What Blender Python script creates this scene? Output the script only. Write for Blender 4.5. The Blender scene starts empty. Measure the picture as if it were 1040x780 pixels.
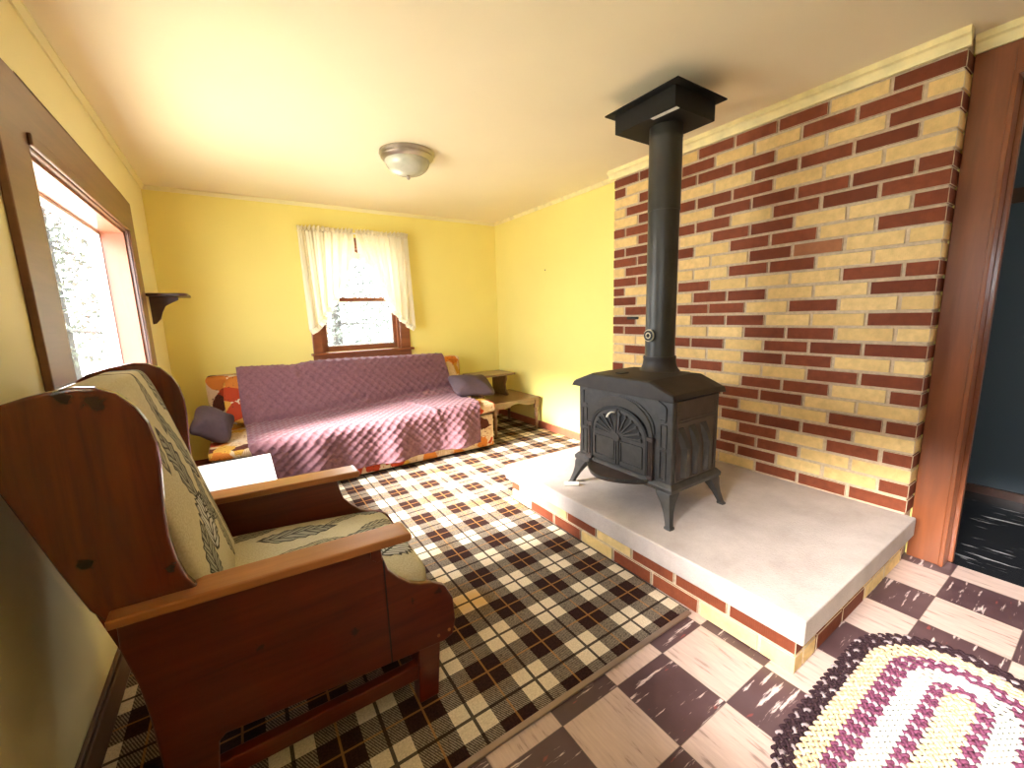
import bpy, bmesh, math, random
from mathutils import Vector, Matrix
PI = math.pi
rnd = random.Random(7)
sc = bpy.context.scene
COL = sc.collection

# ------------------------------------------------------------------ node helper
class N:
    def __init__(s, name):
        s.m = bpy.data.materials.new(name); s.m.use_nodes = True
        s.nt = s.m.node_tree; s.nt.nodes.clear()
        s.out = s.nt.nodes.new('ShaderNodeOutputMaterial')
        s.b = s.nt.nodes.new('ShaderNodeBsdfPrincipled')
        s.nt.links.new(s.b.outputs[0], s.out.inputs[0])
        s._co = None
    def n(s, t, **k):
        x = s.nt.nodes.new(t)
        for a, v in k.items(): setattr(x, a, v)
        return x
    def put(s, sock, v):
        if isinstance(v, bpy.types.NodeSocket): s.nt.links.new(v, sock)
        elif isinstance(v, (tuple, list)) and len(v) == 3 and sock.type == 'RGBA': sock.default_value = (*v, 1)
        else: sock.default_value = v
    def co(s):
        if not s._co: s._co = s.n('ShaderNodeTexCoord')
        return s._co.outputs['Object']
    def xyz(s, v=None):
        x = s.n('ShaderNodeSeparateXYZ'); s.put(x.inputs[0], v or s.co()); return x.outputs[0], x.outputs[1], x.outputs[2]
    def comb(s, x, y, z):
        c = s.n('ShaderNodeCombineXYZ')
        for i, v in enumerate((x, y, z)): s.put(c.inputs[i], v)
        return c.outputs[0]
    def scale(s, v, sx, sy, sz):
        x = s.n('ShaderNodeMapping'); s.put(x.inputs[0], v or s.co()); x.inputs['Scale'].default_value = (sx, sy, sz); return x.outputs[0]
    def math(s, op, a, b=0.0, c=0.0):
        x = s.n('ShaderNodeMath', operation=op)
        s.put(x.inputs[0], a); s.put(x.inputs[1], b); s.put(x.inputs[2], c)
        return x.outputs[0]
    def noise(s, sc_, det=3, rough=.5, v=None, dist=0):
        x = s.n('ShaderNodeTexNoise'); s.put(x.inputs['Vector'], v or s.co())
        x.inputs['Scale'].default_value = sc_; x.inputs['Detail'].default_value = det
        x.inputs['Roughness'].default_value = rough; x.inputs['Distortion'].default_value = dist
        return x.outputs['Fac']
    def voro(s, sc_, v=None, out='Distance', feat='F1'):
        x = s.n('ShaderNodeTexVoronoi', feature=feat); s.put(x.inputs['Vector'], v or s.co()); x.inputs['Scale'].default_value = sc_
        return x.outputs[out]
    def ramp(s, f, stops, interp='LINEAR'):
        x = s.n('ShaderNodeValToRGB'); r = x.color_ramp; r.interpolation = interp
        while len(r.elements) < len(stops): r.elements.new(.5)
        for e, (p, c) in zip(r.elements, stops): e.position = p; e.color = (*c, 1) if len(c) == 3 else c
        s.put(x.inputs[0], f); return x.outputs[0]
    def mix(s, f, a, b, mode='MIX'):
        x = s.n('ShaderNodeMix', data_type='RGBA', blend_type=mode)
        s.put(x.inputs[0], f); s.put(x.inputs[6], a); s.put(x.inputs[7], b); return x.outputs[2]
    def rng(s, f, a, b, c=0, d=1):
        x = s.n('ShaderNodeMapRange'); s.put(x.inputs[0], f)
        for i, v in enumerate((a, b, c, d)): x.inputs[i+1].default_value = v
        return x.outputs[0]
    def bump(s, h, st=.3, d=.01):
        x = s.n('ShaderNodeBump'); x.inputs['Strength'].default_value = st; x.inputs['Distance'].default_value = d
        s.put(x.inputs['Height'], h); s.put(s.b.inputs['Normal'], x.outputs[0])
    def fin(s, color=None, rough=.6, metal=0, spec=None, coat=0):
        if color is not None: s.put(s.b.inputs['Base Color'], color)
        s.put(s.b.inputs['Roughness'], rough); s.put(s.b.inputs['Metallic'], metal)
        if spec is not None: s.b.inputs['Specular IOR Level'].default_value = spec
        if coat: s.b.inputs['Coat Weight'].default_value = coat; s.b.inputs['Coat Roughness'].default_value = .12
        return s.m

def plain(name, c, rough=.6, metal=0, var=.12, sc_=14, spec=None, coat=0, bump=0):
    k = N(name); f = k.noise(sc_, 4)
    lo = tuple(x*(1-var) for x in c); hi = tuple(min(1, x*(1+var)) for x in c)
    col = k.ramp(f, [(.3, lo), (.7, hi)])
    if bump: k.bump(k.noise(sc_*6, 4), bump, .004)
    return k.fin(col, rough, metal, spec, coat)

def wood(name, c1, c2, axis='x', rough=.35, coat=.3, knots=(), sc_=1.0, spec=.5):
    k = N(name); s3 = {'x': (1.2, 14, 14), 'y': (14, 1.2, 14), 'z': (14, 14, 1.2)}[axis]
    v = k.scale(None, *[q*sc_ for q in s3])
    f = k.noise(2.2, 5, .6, v, .6); g = k.noise(5, 2)
    col = k.mix(k.rng(g, .3, .7, 0, .35), k.ramp(f, [(.3, c1), (.7, c2)]), c1)
    for (p, r) in knots:
        d = k.n('ShaderNodeVectorMath', operation='DISTANCE'); k.put(d.inputs[0], k.co()); d.inputs[1].default_value = p
        dd = k.math('ADD', d.outputs['Value'], k.rng(k.noise(70, 4), .3, .7, -.008, .008))
        col = k.mix(k.rng(dd, r*.45, r*.95, .92, 0), col, (.012, .004, .002))
    k.bump(f, .08, .003)
    return k.fin(col, rough, 0, spec, coat)

# ------------------------------------------------------------------ materials
def wall_mat(name, c, var=.05):
    k = N(name); f = k.noise(1.7, 4); h = k.noise(140, 3)
    col = k.ramp(f, [(.3, tuple(x*(1-var) for x in c)), (.7, c)])
    k.bump(h, .06, .002)
    return k.fin(col, .65, 0, .3)
M = {}
M['yellow'] = wall_mat('yellow_wall_paint', (.88, .77, .25))
M['shade_cream_wall'] = wall_mat('shade_cream_wall_paint', (.82, .74, .42))  # cream tone: the yellow's duller look in shade, put into the colour
M['ceiling'] = wall_mat('ceiling_paint', (.86, .76, .54))
M['crown'] = plain('crown_paint', (.85, .74, .38), .5)
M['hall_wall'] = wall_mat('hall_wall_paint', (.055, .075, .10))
M['pink_base'] = plain('red_brown_baseboard', (.35, .10, .055), .4)
M['brown_base'] = plain('brown_baseboard', (.10, .045, .022), .45)
M['casing'] = wood('window_casing_wood', (.13, .05, .022), (.19, .075, .034), 'y', .4, .25)
M['jamb'] = wood('window_jamb_wood', (.28, .09, .045), (.36, .12, .06), 'z', .4, .2)
M['door_casing'] = wood('door_casing_wood', (.17, .05, .018), (.25, .075, .026), 'z', .28, .5)
M['window_wood'] = wood('sash_wood', (.16, .045, .014), (.26, .08, .025), 'x', .35, .4)
M['white_frame'] = plain('white_vinyl_frame', (.8, .8, .78), .4)
M['pine'] = wood('red_pine', (.060, .006, .002), (.145, .020, .005), 'x', .28, .25,
                 knots=[((.075, -.30, .335), .012), ((.24, -.30, .355), .008), ((.325, -.30, .355), .013), ((-.14, -.30, .40), .01)])
M['pine_wing'] = wood('red_pine_wing', (.070, .007, .002), (.165, .026, .006), 'z', .2, .4,
                 knots=[((-.385, -.30, 1.052), .017), ((-.342, -.30, 1.036), .021), ((-.40, -.30, .72), .014), ((-.275, -.30, .665), .013)])
M['arm'] = wood('worn_orange_pine', (.26, .085, .022), (.40, .15, .045), 'x', .3, .4)
M['dark_wood'] = wood('dark_shelf_wood', (.035, .012, .007), (.07, .022, .012), 'x', .4, .2)
M['table_wood'] = wood('brown_maple', (.13, .06, .028), (.22, .11, .05), 'x', .35, .3)
M['white_table'] = plain('white_paint', (.88, .87, .85), .4, var=.03)
M['iron'] = plain('black_cast_iron', (.046, .042, .038), .5, 0, .25, 30, spec=.5, bump=.12)
M['iron_top'] = plain('brown_black_iron', (.028, .021, .016), .55, 0, .25, 18, spec=.4, bump=.1)
M['iron_side'] = plain('rust_brown_iron', (.060, .041, .034), .5, 0, .3, 12, spec=.45, bump=.12)
M['iron_dark'] = plain('near_black_iron', (.008, .008, .008), .6, 0, .2, 30)  # near-black for small iron parts, the fan sheets and thin joint strips
M['pipe'] = plain('black_stove_pipe', (.030, .028, .022), .42, .2, .25, 6, spec=.5)
M['matte_black'] = plain('matte_black_sheet', (.006, .006, .005), .6, 0, .1, 10, spec=.3)
M['brass'] = plain('brass_with_glint', (.80, .72, .50), .35, .2, .05)  # brass catching the light, put into a pale base colour
M['ivory'] = plain('ivory_ceramic', (.85, .80, .68), .3, var=.03)
M['sticker'] = plain('pale_label', (.75, .74, .70), .5, var=.08, sc_=90)
M['nickel'] = plain('brushed_nickel', (.42, .37, .31), .3, .9, .08)
M['plum_pillow'] = plain('plum_cotton', (.052, .028, .035), .8, 0, .15, 30, bump=.15)
M['strip'] = plain('metal_edge_strip', (.30, .22, .17), .4, .6, .1)

k = N('frosted_glass'); M['frost'] = k.fin(k.ramp(k.noise(7, 4, .6, None, 1.2), [(.3, (.42, .42, .32)), (.7, (.58, .57, .46))]), .25, 0, .5, .3)

k = N('window_glass')
tr = k.n('ShaderNodeBsdfTransparent'); gl = k.n('ShaderNodeBsdfGlossy'); gl.inputs['Roughness'].default_value = .02
fr = k.n('ShaderNodeFresnel'); fr.inputs['IOR'].default_value = 1.12
mx = k.n('ShaderNodeMixShader'); ge = k.n('ShaderNodeNewGeometry'); k.put(mx.inputs[0], k.math('MULTIPLY', k.math('MULTIPLY', fr.outputs[0], .6), k.math('SUBTRACT', 1.0, ge.outputs['Backfacing']))); k.put(mx.inputs[1], tr.outputs[0]); k.put(mx.inputs[2], gl.outputs[0])
k.nt.links.new(mx.outputs[0], k.out.inputs[0]); M['glass'] = k.m

# floor tiles, 9 inch checker with marbled streaks
def tile_floor(name, dark_only=False):
    k = N(name); T = .2278
    x, y, z = k.xyz()
    u = k.math('DIVIDE', k.math('SUBTRACT', x, .6593), T); v = k.math('DIVIDE', k.math('SUBTRACT', y, .7918), T)
    fu = k.math('FLOOR', u); fv = k.math('FLOOR', v)
    par = k.math('MODULO', k.math('ADD', k.math('ADD', fu, fv), 100), 2)   # tile (1,-1) is dark: sum 0
    par = k.math('ROUND', par)
    ou = k.math('MULTIPLY', fu, 3.71); ov = k.math('MULTIPLY', fv, 5.13)
    vd = k.comb(k.math('ADD', k.math('MULTIPLY', x, 7), ov), k.math('ADD', k.math('MULTIPLY', y, 62), ou), ou)
    vl = k.comb(k.math('ADD', k.math('MULTIPLY', x, 70), ov), k.math('ADD', k.math('MULTIPLY', y, 9), ou), ov)
    nd = k.noise(1.0, 4, .6, vd); nl = k.noise(1.0, 4, .6, vl); pn = k.noise(4, 2, .5, k.comb(ou, ov, 0))
    darkc = k.mix(k.rng(nd, .60, .66), k.ramp(k.noise(9), [(.3, (.070, .036, .040)), (.7, (.10, .055, .060))]), (.62, .50, .47))
    red = k.rng(k.noise(1.3, 2, .5, k.comb(k.math('MULTIPLY', x, 9), k.math('MULTIPLY', y, 30), 4)), .70, .74, 0, .7)
    darkc = k.mix(red, darkc, (.30, .06, .05))
    lightc = k.mix(k.rng(nl, .60, .70, 0, .75), k.ramp(nl, [(.3, (.62, .47, .41)), (.6, (.52, .38, .33))]), (.22, .14, .12))
    col = k.mix(par, darkc, lightc)
    eu = k.math('ABSOLUTE', k.math('SUBTRACT', k.math('FRACT', u), .5)); ev = k.math('ABSOLUTE', k.math('SUBTRACT', k.math('FRACT', v), .5))
    gap = k.rng(k.math('MAXIMUM', eu, ev), .490, .495)
    col = k.mix(k.math('MULTIPLY', gap, .7), col, (.07, .045, .04))
    k.bump(k.noise(25, 3), .05, .003)
    return k.fin(col, .32, 0, .5)
M['tiles'] = tile_floor('checkered_vinyl_tile')
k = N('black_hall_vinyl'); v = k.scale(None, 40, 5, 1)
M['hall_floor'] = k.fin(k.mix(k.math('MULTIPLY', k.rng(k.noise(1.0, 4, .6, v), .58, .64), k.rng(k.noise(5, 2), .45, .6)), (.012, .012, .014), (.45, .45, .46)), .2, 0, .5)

# plaid carpet
k = N('plaid_carpet'); x, y, z = k.xyz()
px_ = k.math('FRACT', k.math('ADD', k.math('DIVIDE', k.math('SUBTRACT', x, .80), .23), 10.5))
py_ = k.math('FRACT', k.math('ADD', k.math('DIVIDE', k.math('SUBTRACT', y, 1.305), .23), 10.5))
dx = k.math('ABSOLUTE', k.math('SUBTRACT', px_, .5)); dy = k.math('ABSOLUTE', k.math('SUBTRACT', py_, .5))
bx_ = k.math('LESS_THAN', dx, .252); by_ = k.math('LESS_THAN', dy, .252)
tw = k.math('GREATER_THAN', k.math('SINE', k.math('MULTIPLY', k.math('ADD', x, k.math('MULTIPLY', y, .5)), 900)), k.rng(k.noise(260, 2), .2, .8, -1.5, .9))
dk = k.ramp(k.noise(160, 2), [(.3, (.018, .007, .006)), (.7, (.040, .018, .014))])
lt = k.mix(k.rng(k.noise(2.2, 2), .56, .68, 0, .8), k.ramp(k.noise(180, 2), [(.3, (.60, .50, .36)), (.7, (.80, .70, .54))]), (.70, .42, .12))
fmix = k.math('DIVIDE', k.math('ADD', bx_, by_), 2.0)
sel = k.math('COMPARE', fmix, .5, .1)
dark_f = k.math('ADD', k.math('MULTIPLY', sel, k.rng(tw, 0, 1, .58, .92)), k.math('GREATER_THAN', fmix, .75))
col = k.mix(dark_f, lt, dk)
org = k.math('MAXIMUM', k.math('LESS_THAN', dx, .014), k.math('LESS_THAN', dy, .014))
blk = k.math('MAXIMUM', k.math('GREATER_THAN', dx, .478), k.math('GREATER_THAN', dy, .478))
col = k.mix(k.math('MULTIPLY', org, .6), col, (.42, .20, .06))
col = k.mix(k.math('MULTIPLY', blk, .9), col, (.02, .010, .008))
k.bump(k.noise(330, 2), .5, .004); M['carpet'] = k.fin(col, .95, 0, .1)

# bricks
def brick_mat(name, a, b, spec=.3):
    k = N(name); info = k.n('ShaderNodeNewGeometry'); r = info.outputs['Random Per Island']
    g = k.noise(30, 4, .6); x, y, z = k.xyz()
    grooves = k.math('SINE', k.math('MULTIPLY', y, 900))
    base = k.mix(r, a, b)
    col = k.mix(k.rng(g, .35, .75, 0, .45), base, tuple(q*.55 for q in a))
    k.bump(k.math('ADD', k.noise(90, 4), k.math('MULTIPLY', grooves, .12)), .5, .004)
    return k.fin(col, .75, 0, spec)
M['brick_red'] = brick_mat('red_brick', (.165, .036, .013), (.25, .062, .024))
M['brick_yellow'] = brick_mat('yellow_brick', (.74, .52, .21), (.84, .62, .28))
M['brick_orange'] = brick_mat('orange_brick', (.34, .13, .055), (.40, .16, .07))
M['mortar'] = plain('mortar', (.56, .44, .30), .9, 0, .15, 60, bump=.4)
k = N('concrete_slab'); f = k.noise(5, 5, .65); sp = k.voro(170)
col = k.ramp(f, [(.3, (.40, .34, .31)), (.7, (.52, .46, .43))])
col = k.mix(k.rng(sp, .12, .25, .5, 0), col, (.20, .17, .18))
k.bump(k.noise(120, 4), .4, .004); M['slab'] = k.fin(col, .85, 0, .2)

# quilted throw
k = N('plum_quilt'); f = k.noise(60, 3); M['quilt'] = None
k.bump(k.noise(420, 2), .25, .002)
M['quilt'] = k.fin(k.ramp(f, [(.3, (.155, .068, .082)), (.7, (.205, .095, .110))]), .85, 0, .2)
k.b.inputs['Sheen Weight'].default_value = .15

# autumn floral upholstery
k = N('autumn_floral'); vw = k.n('ShaderNodeVectorMath', operation='ADD'); k.put(vw.inputs[0], k.co())
nz = k.n('ShaderNodeTexNoise'); nz.inputs['Scale'].default_value = 14; k.put(nz.inputs['Vector'], k.co())
sb = k.n('ShaderNodeVectorMath', operation='SCALE'); k.put(sb.inputs[0], nz.outputs['Color']); sb.inputs['Scale'].default_value = .05
k.put(vw.inputs[1], sb.outputs[0])
vc = k.voro(8.5, vw.outputs[0], 'Color'); sx, sy, sz = k.xyz(vc)
vd = k.voro(8.5, vw.outputs[0])
blobs = k.ramp(sx, [(0, (.62, .46, .28)), (.22, (.42, .045, .014)), (.42, (.60, .20, .03)), (.60, (.62, .36, .06)), (.76, (.06, .018, .010)), (.90, (.66, .50, .32))], 'CONSTANT')
petal = k.math('SINE', k.math('MULTIPLY', vd, 90)); blobs = k.mix(k.rng(petal, .2, .9, 0, .45), blobs, (.30, .06, .02))
col = k.mix(k.rng(k.math('ADD', vd, k.rng(k.noise(40), .3, .7, -.1, .1)), .68, .72), blobs, (.64, .50, .33))
sm = k.voro(34, vw.outputs[0]); col = k.mix(k.rng(sm, .16, .2, .8, 0), col, (.10, .035, .015))
k.bump(k.noise(300, 2), .2, .002); M['floral'] = k.fin(col, .85, 0, .2)

# sage leaf tapestry for the chair cushions: leaves drawn as outlined, veined shapes
def leaf_mat(name, axes, leaves):
    k = N(name); c = k.xyz(); U, V = c[axes[0]], c[axes[1]]
    wob = k.rng(k.noise(9, 2), .3, .7, -.012, .012); U = k.math('ADD', U, wob); V = k.math('ADD', V, wob)
    base = k.ramp(k.noise(220, 2), [(.3, (.43, .385, .255)), (.7, (.56, .51, .36))])
    base = k.mix(k.rng(k.noise(6, 3), .45, .62, 0, .45), base, (.60, .54, .36))
    col = base
    for (cu, cv, ang, L, W, tone) in leaves:
        ca, sa = math.cos(ang), math.sin(ang)
        du = k.math('SUBTRACT', U, cu); dv = k.math('SUBTRACT', V, cv)
        a = k.math('DIVIDE', k.math('ADD', k.math('MULTIPLY', du, ca), k.math('MULTIPLY', dv, sa)), L)
        b = k.math('DIVIDE', k.math('SUBTRACT', k.math('MULTIPLY', dv, ca), k.math('MULTIPLY', du, sa)), W)
        ab = k.math('ABSOLUTE', b)
        w = k.math('SUBTRACT', 1.0, k.math('MULTIPLY', a, a))
        w = k.math('MULTIPLY', w, k.math('ADD', 1.0, k.math('MULTIPLY', k.math('SINE', k.math('MULTIPLY', a, 22)), .10)))
        d = k.math('SUBTRACT', w, ab)
        ins = k.math('GREATER_THAN', d, 0.0)
        ins = k.math('MULTIPLY', ins, k.math('LESS_THAN', k.math('ABSOLUTE', a), 1.0))
        veins = k.math('GREATER_THAN', k.math('SINE', k.math('MULTIPLY', k.math('ADD', a, k.math('MULTIPLY', ab, -.6)), 26)), .55)
        edge = k.math('LESS_THAN', d, .16); mid = k.math('LESS_THAN', ab, .06)
        lines = k.math('MAXIMUM', veins, k.math('MAXIMUM', edge, mid))
        fill = k.mix(lines, tone, (.035, .033, .03))
        col = k.mix(k.math('MULTIPLY', ins, .95), col, fill)
    k.bump(k.noise(420, 2), .35, .002)
    return k.fin(col, .9, 0, .15)
G1, G2, G3 = (.30, .30, .24), (.38, .35, .25), (.50, .50, .48)
M['leaf_seat'] = leaf_mat('leaf_tapestry_seat', (0, 1), [
    (.00, .13, .05, .13, .052, G1), (.17, .20, .55, .10, .022, G2), (.25, .235, -.1, .05, .05, G1), (.27, .10, .45, .10, .026, G2), (.18, .02, .35, .11, .026, G1),
    (.02, .00, .2, .12, .020, G2), (.25, -.10, .7, .085, .065, G3), (.30, .0, 1.4, .07, .03, G2), (-.10, -.06, .25, .10, .035, G1), (.10, -.12, .3, .09, .04, G2), (-.14, .20, .3, .09, .03, G2)])
M['leaf_back'] = leaf_mat('leaf_tapestry_back', (1, 2), [
    (.16, 1.0, 1.9, .09, .05, G1), (.02, .98, 1.3, .09, .035, G2), (.07, .85, 2.0, .14, .045, G1), (-.06, .82, 1.75, .12, .05, G1), (.19, .83, 1.75, .11, .022, G2),
    (-.05, .66, .9, .085, .075, G3), (.03, .655, 2.3, .085, .04, G1), (.045, .70, 1.3, .09, .035, G1), (.16, .60, 1.8, .12, .03, G2), (.20, .68, 1.6, .10, .04, G1), (.07, .54, 1.5, .09, .035, G2), (-.16, .92, 1.6, .10, .04, G2), (-.17, .60, 1.2, .09, .05, G1)])

k = N('sheer_cream_curtain')
k.fin(k.ramp(k.noise(200, 2), [(.3, (.84, .78, .62)), (.7, (.90, .85, .70))]), .85, 0, .1)
tl = k.n('ShaderNodeBsdfTranslucent'); tl.inputs[0].default_value = (.95, .92, .80, 1)
mx = k.n('ShaderNodeMixShader'); mx.inputs[0].default_value = .5
k.nt.links.new(k.b.outputs[0], mx.inputs[1]); k.nt.links.new(tl.outputs[0], mx.inputs[2]); k.nt.links.new(mx.outputs[0], k.out.inputs[0])
M['curtain'] = k.m
for nm, c in (('rug_dark', (.035, .018, .022)), ('rug_dark_light', (.30, .24, .25)), ('rug_tan', (.60, .44, .27)), ('rug_tan_light', (.68, .56, .40)), ('rug_purple', (.15, .045, .085)), ('rug_pink', (.52, .39, .42)), ('rug_white', (.62, .64, .56)), ('rug_white_grey', (.50, .54, .46))):
    M[nm] = plain(nm + '_yarn', c, .9, 0, .2, 120, spec=.1, bump=.3)
M['leaf_green'] = plain('pale_green_leaf', (.045, .050, .036), .7, 0, .4, 3)
M['needle'] = plain('grey_green_needle', (.050, .058, .046), .7, 0, .4, 3)
M['bark'] = plain('grey_bark', (.03, .026, .022), .9, 0, .3, 12)
M['ground'] = plain('dry_grass', (.48, .47, .40), .95, 0, .25, 2)

# ------------------------------------------------------------------ geometry helpers
def box(bm, x0, x1, y0, y1, z0, z1, mi=0):
    vs = [bm.verts.new((x, y, z)) for z in (z0, z1) for y in (y0, y1) for x in (x0, x1)]
    for f in ((0, 2, 3, 1), (4, 5, 7, 6), (0, 1, 5, 4), (2, 6, 7, 3), (0, 4, 6, 2), (1, 3, 7, 5)):
        q = bm.faces.new([vs[i] for i in f]); q.material_index = mi
def loft(bm, rings, cap=True, closed=True, mi=0):
    R = [[bm.verts.new(p) for p in r] for r in rings]; n = len(R[0])
    for a, b in zip(R, R[1:]):
        for i in range(n if closed else n-1):
            j = (i+1) % n; f = bm.faces.new((a[i], a[j], b[j], b[i])); f.material_index = mi
    if cap and closed:
        bm.faces.new(R[0][::-1]).material_index = mi; bm.faces.new(R[-1]).material_index = mi
def lathe(bm, prof, c=(0, 0, 0), seg=32, axis='z'):
    rings = []
    for r, h in prof:
        ring = []
        for i in range(seg):
            a = 2*PI*i/seg; p = (max(r, 1e-4)*math.cos(a), max(r, 1e-4)*math.sin(a), h)
            if axis == 'x': p = (p[2], p[0], p[1])
            if axis == 'y': p = (p[0], p[2], p[1])
            ring.append((p[0]+c[0], p[1]+c[1], p[2]+c[2]))
        rings.append(ring)
    loft(bm, rings)
def prism(bm, pts, axis, a, b, mi=0):
    """polygon pts in the plane normal to axis, extruded from a to b"""
    def mk(p, t): return {'x': (t, p[0], p[1]), 'y': (p[0], t, p[1]), 'z': (p[0], p[1], t)}[axis]
    loft(bm, [[mk(p, a) for p in pts], [mk(p, b) for p in pts]], mi=mi)
def tube(bm, pts, r, seg=8):
    rings = []; pts = [Vector(p) for p in pts]
    for i, p in enumerate(pts):
        t = (pts[min(i+1, len(pts)-1)] - pts[max(i-1, 0)]).normalized()
        u = t.cross(Vector((0, 0, 1))); u = u.normalized() if u.length > 1e-3 else Vector((1, 0, 0)); w = t.cross(u)
        rr = r[i] if isinstance(r, (list, tuple)) else r
        rings.append([tuple(p + u*rr*math.cos(2*PI*j/seg) + w*rr*math.sin(2*PI*j/seg)) for j in range(seg)])
    loft(bm, rings)
def bar(bm, p, q, w, h, up=(0, 0, 1)):
    p, q = Vector(p), Vector(q); t = (q-p).normalized(); u = t.cross(Vector(up)).normalized(); v = u.cross(t)
    loft(bm, [[tuple(c + u*a*w/2 + v*b*h/2) for a, b in ((-1, -1), (1, -1), (1, 1), (-1, 1))] for c in (p, q)])
def superell(bm, c, rx, ry, rz, e1=.5, e2=.5, nu=32, nv=16, fn=None):
    sg = lambda v, e: math.copysign(abs(v)**e, v)
    rings = []
    for j in range(nv+1):
        ph = -PI/2 + PI*j/nv; ring = []
        for i in range(nu):
            th = 2*PI*i/nu; cph = max(abs(math.cos(ph)), .002)
            p = Vector((rx*cph**e1*sg(math.cos(th), e2), ry*cph**e1*sg(math.sin(th), e2), rz*sg(math.sin(ph), e1)))
            if fn: p = fn(p)
            ring.append(tuple(p + Vector(c)))
        rings.append(ring)
    loft(bm, rings)
def bevel(bm, w, seg=2):
    bmesh.ops.remove_doubles(bm, verts=bm.verts, dist=1e-6)
    bmesh.ops.bevel(bm, geom=[e for e in bm.edges if len(e.link_faces) == 2 and e.calc_face_angle(0) > .5], offset=w, segments=seg, affect='EDGES', profile=.5, clamp_overlap=True)

def wpos(o):
    v = Vector((0, 0, 0))
    while o: v += o.location; o = o.parent
    return v
def obj(name, bm, mats, parent=None, loc=None, smooth=False, bev=0, seg=2):
    if bev: bevel(bm, bev, seg)
    bmesh.ops.recalc_face_normals(bm, faces=bm.faces)
    off = wpos(parent) if parent else Vector(loc or (0, 0, 0))
    bmesh.ops.translate(bm, verts=bm.verts, vec=-off)
    me = bpy.data.meshes.new(name); bm.to_mesh(me); bm.free()
    for m in (mats if isinstance(mats, (list, tuple)) else [mats]): me.materials.append(M[m] if isinstance(m, str) else m)
    if smooth:
        me.polygons.foreach_set('use_smooth', [True]*len(me.polygons))
        try: me.set_sharp_from_angle(angle=math.radians(smooth if smooth > 1 else 40))
        except Exception: pass
    o = bpy.data.objects.new(name, me); COL.objects.link(o)
    if parent: o.parent = parent
    else: o.location = off
    return o
def thing(name, label, cat, loc, group=None):
    o = bpy.data.objects.new(name, None); COL.objects.link(o); o.location = loc; o.empty_display_size = .05
    return tag(o, label, cat, group)
def tag(o, label, cat, group=None):
    o['label'] = label; o['category'] = cat
    if group: o['group'] = group
    return o
def struct(o):
    o['kind'] = 'structure'; return o
def BM(): return bmesh.new()
def B(*a):
    bm = BM()
    for q in a: box(bm, *q)
    return bm

# ------------------------------------------------------------------ room shell
H = 2.2; XL = -.462; XR = 2.565; YB = 4.18; XB = 2.457; YS = -2.3; XH = 3.76
WY0, WY1, WZ0, WZ1 = 1.86, 3.20, .78, 1.705       # left window opening
VY0, VY1 = -.55, .60                              # second left window, beside the camera
BX0, BX1, BZ0, BZ1 = .655, 1.388, .885, 1.86      # back window opening
DY0, DY1, DZ = -.50, .385, 2.03                   # doorway
struct(obj('floor', B((XL-.15, XR+.05, YS, YB+.15, -.12, 0)), 'tiles'))
struct(obj('ceiling', B((XL-.15, XH+.15, YS-.15, YB+.15, H, H+.12)), 'ceiling'))
struct(obj('wall_left', B((XL-.15, XL, YS-.15, VY0, 0, H), (XL-.15, XL, VY1, WY0, 0, H), (XL-.15, XL, WY1, YB+.15, 0, H),
    (XL-.15, XL, VY0, VY1, 0, 1.22), (XL-.15, XL, VY0, VY1, 1.60, H), (XL-.15, XL, WY0, WY1, 0, WZ0), (XL-.15, XL, WY0, WY1, WZ1, H)), 'shade_cream_wall'))
struct(obj('wall_back', B((XL, BX0, YB, YB+.15, 0, H), (BX1, XR+.12, YB, YB+.15, 0, H), (BX0, BX1, YB, YB+.15, 0, BZ0), (BX0, BX1, YB, YB+.15, BZ1, H)), 'yellow'))
struct(obj('wall_right', B((XR, XR+.12, DY1, YB, 0, H), (XR, XR+.12, YS, DY0, 0, H), (XR, XR+.12, DY0, DY1, DZ+.005, H)), 'yellow'))
struct(obj('wall_front', B((XL, XR+.12, YS-.15, YS, 0, H)), 'shade_cream_wall'))
# hall behind the doorway, with its own window that lets the blue daylight in
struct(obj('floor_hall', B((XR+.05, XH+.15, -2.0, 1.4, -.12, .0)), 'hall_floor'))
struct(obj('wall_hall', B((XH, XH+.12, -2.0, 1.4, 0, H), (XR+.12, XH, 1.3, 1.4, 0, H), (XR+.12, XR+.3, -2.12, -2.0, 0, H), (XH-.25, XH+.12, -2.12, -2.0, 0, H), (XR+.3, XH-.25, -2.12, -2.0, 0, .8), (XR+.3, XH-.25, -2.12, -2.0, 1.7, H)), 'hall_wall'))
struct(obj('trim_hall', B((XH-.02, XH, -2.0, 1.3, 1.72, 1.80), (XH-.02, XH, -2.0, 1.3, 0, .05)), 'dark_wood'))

# crown moulding
def crown(name, pts, inward, end=None):
    bm = BM(); prof = [(0, 0), (.016, 0), (.02, .012), (.032, .03), (.045, .036), (.045, .06), (0, .06)]
    (x0, y0), (x1, y1) = pts; ix, iy = inward
    loft(bm, [[(x+ix*a, y+iy*a, H-.06+b) for a, b in prof] for x, y in ((x0, y0), (x1, y1))])
    return struct(obj(name, bm, 'crown'))
def small(name, pts, inward, mat='crown'):
    bm = BM(); prof = [(0, 0), (.008, 0), (.022, .02), (.022, .03), (0, .03)]
    (x0, y0), (x1, y1) = pts; ix, iy = inward
    loft(bm, [[(x+ix*a, y+iy*a, H-.03+b) for a, b in prof] for x, y in ((x0, y0), (x1, y1))])
    return struct(obj(name, bm, mat))
crown('trim_1', ((XB, .49), (XB, 2.32)), (-1, 0))
crown('trim_2', ((XR, YS), (XR, .497)), (-1, 0))
small('trim_3', ((XR, 2.29), (XR, YB)), (-1, 0))
small('trim_4', ((XL, YB), (XR, YB)), (0, -1), 'shade_cream_wall')
small('trim_5', ((XL, YS), (XL, YB)), (1, 0), 'shade_cream_wall')
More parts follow.
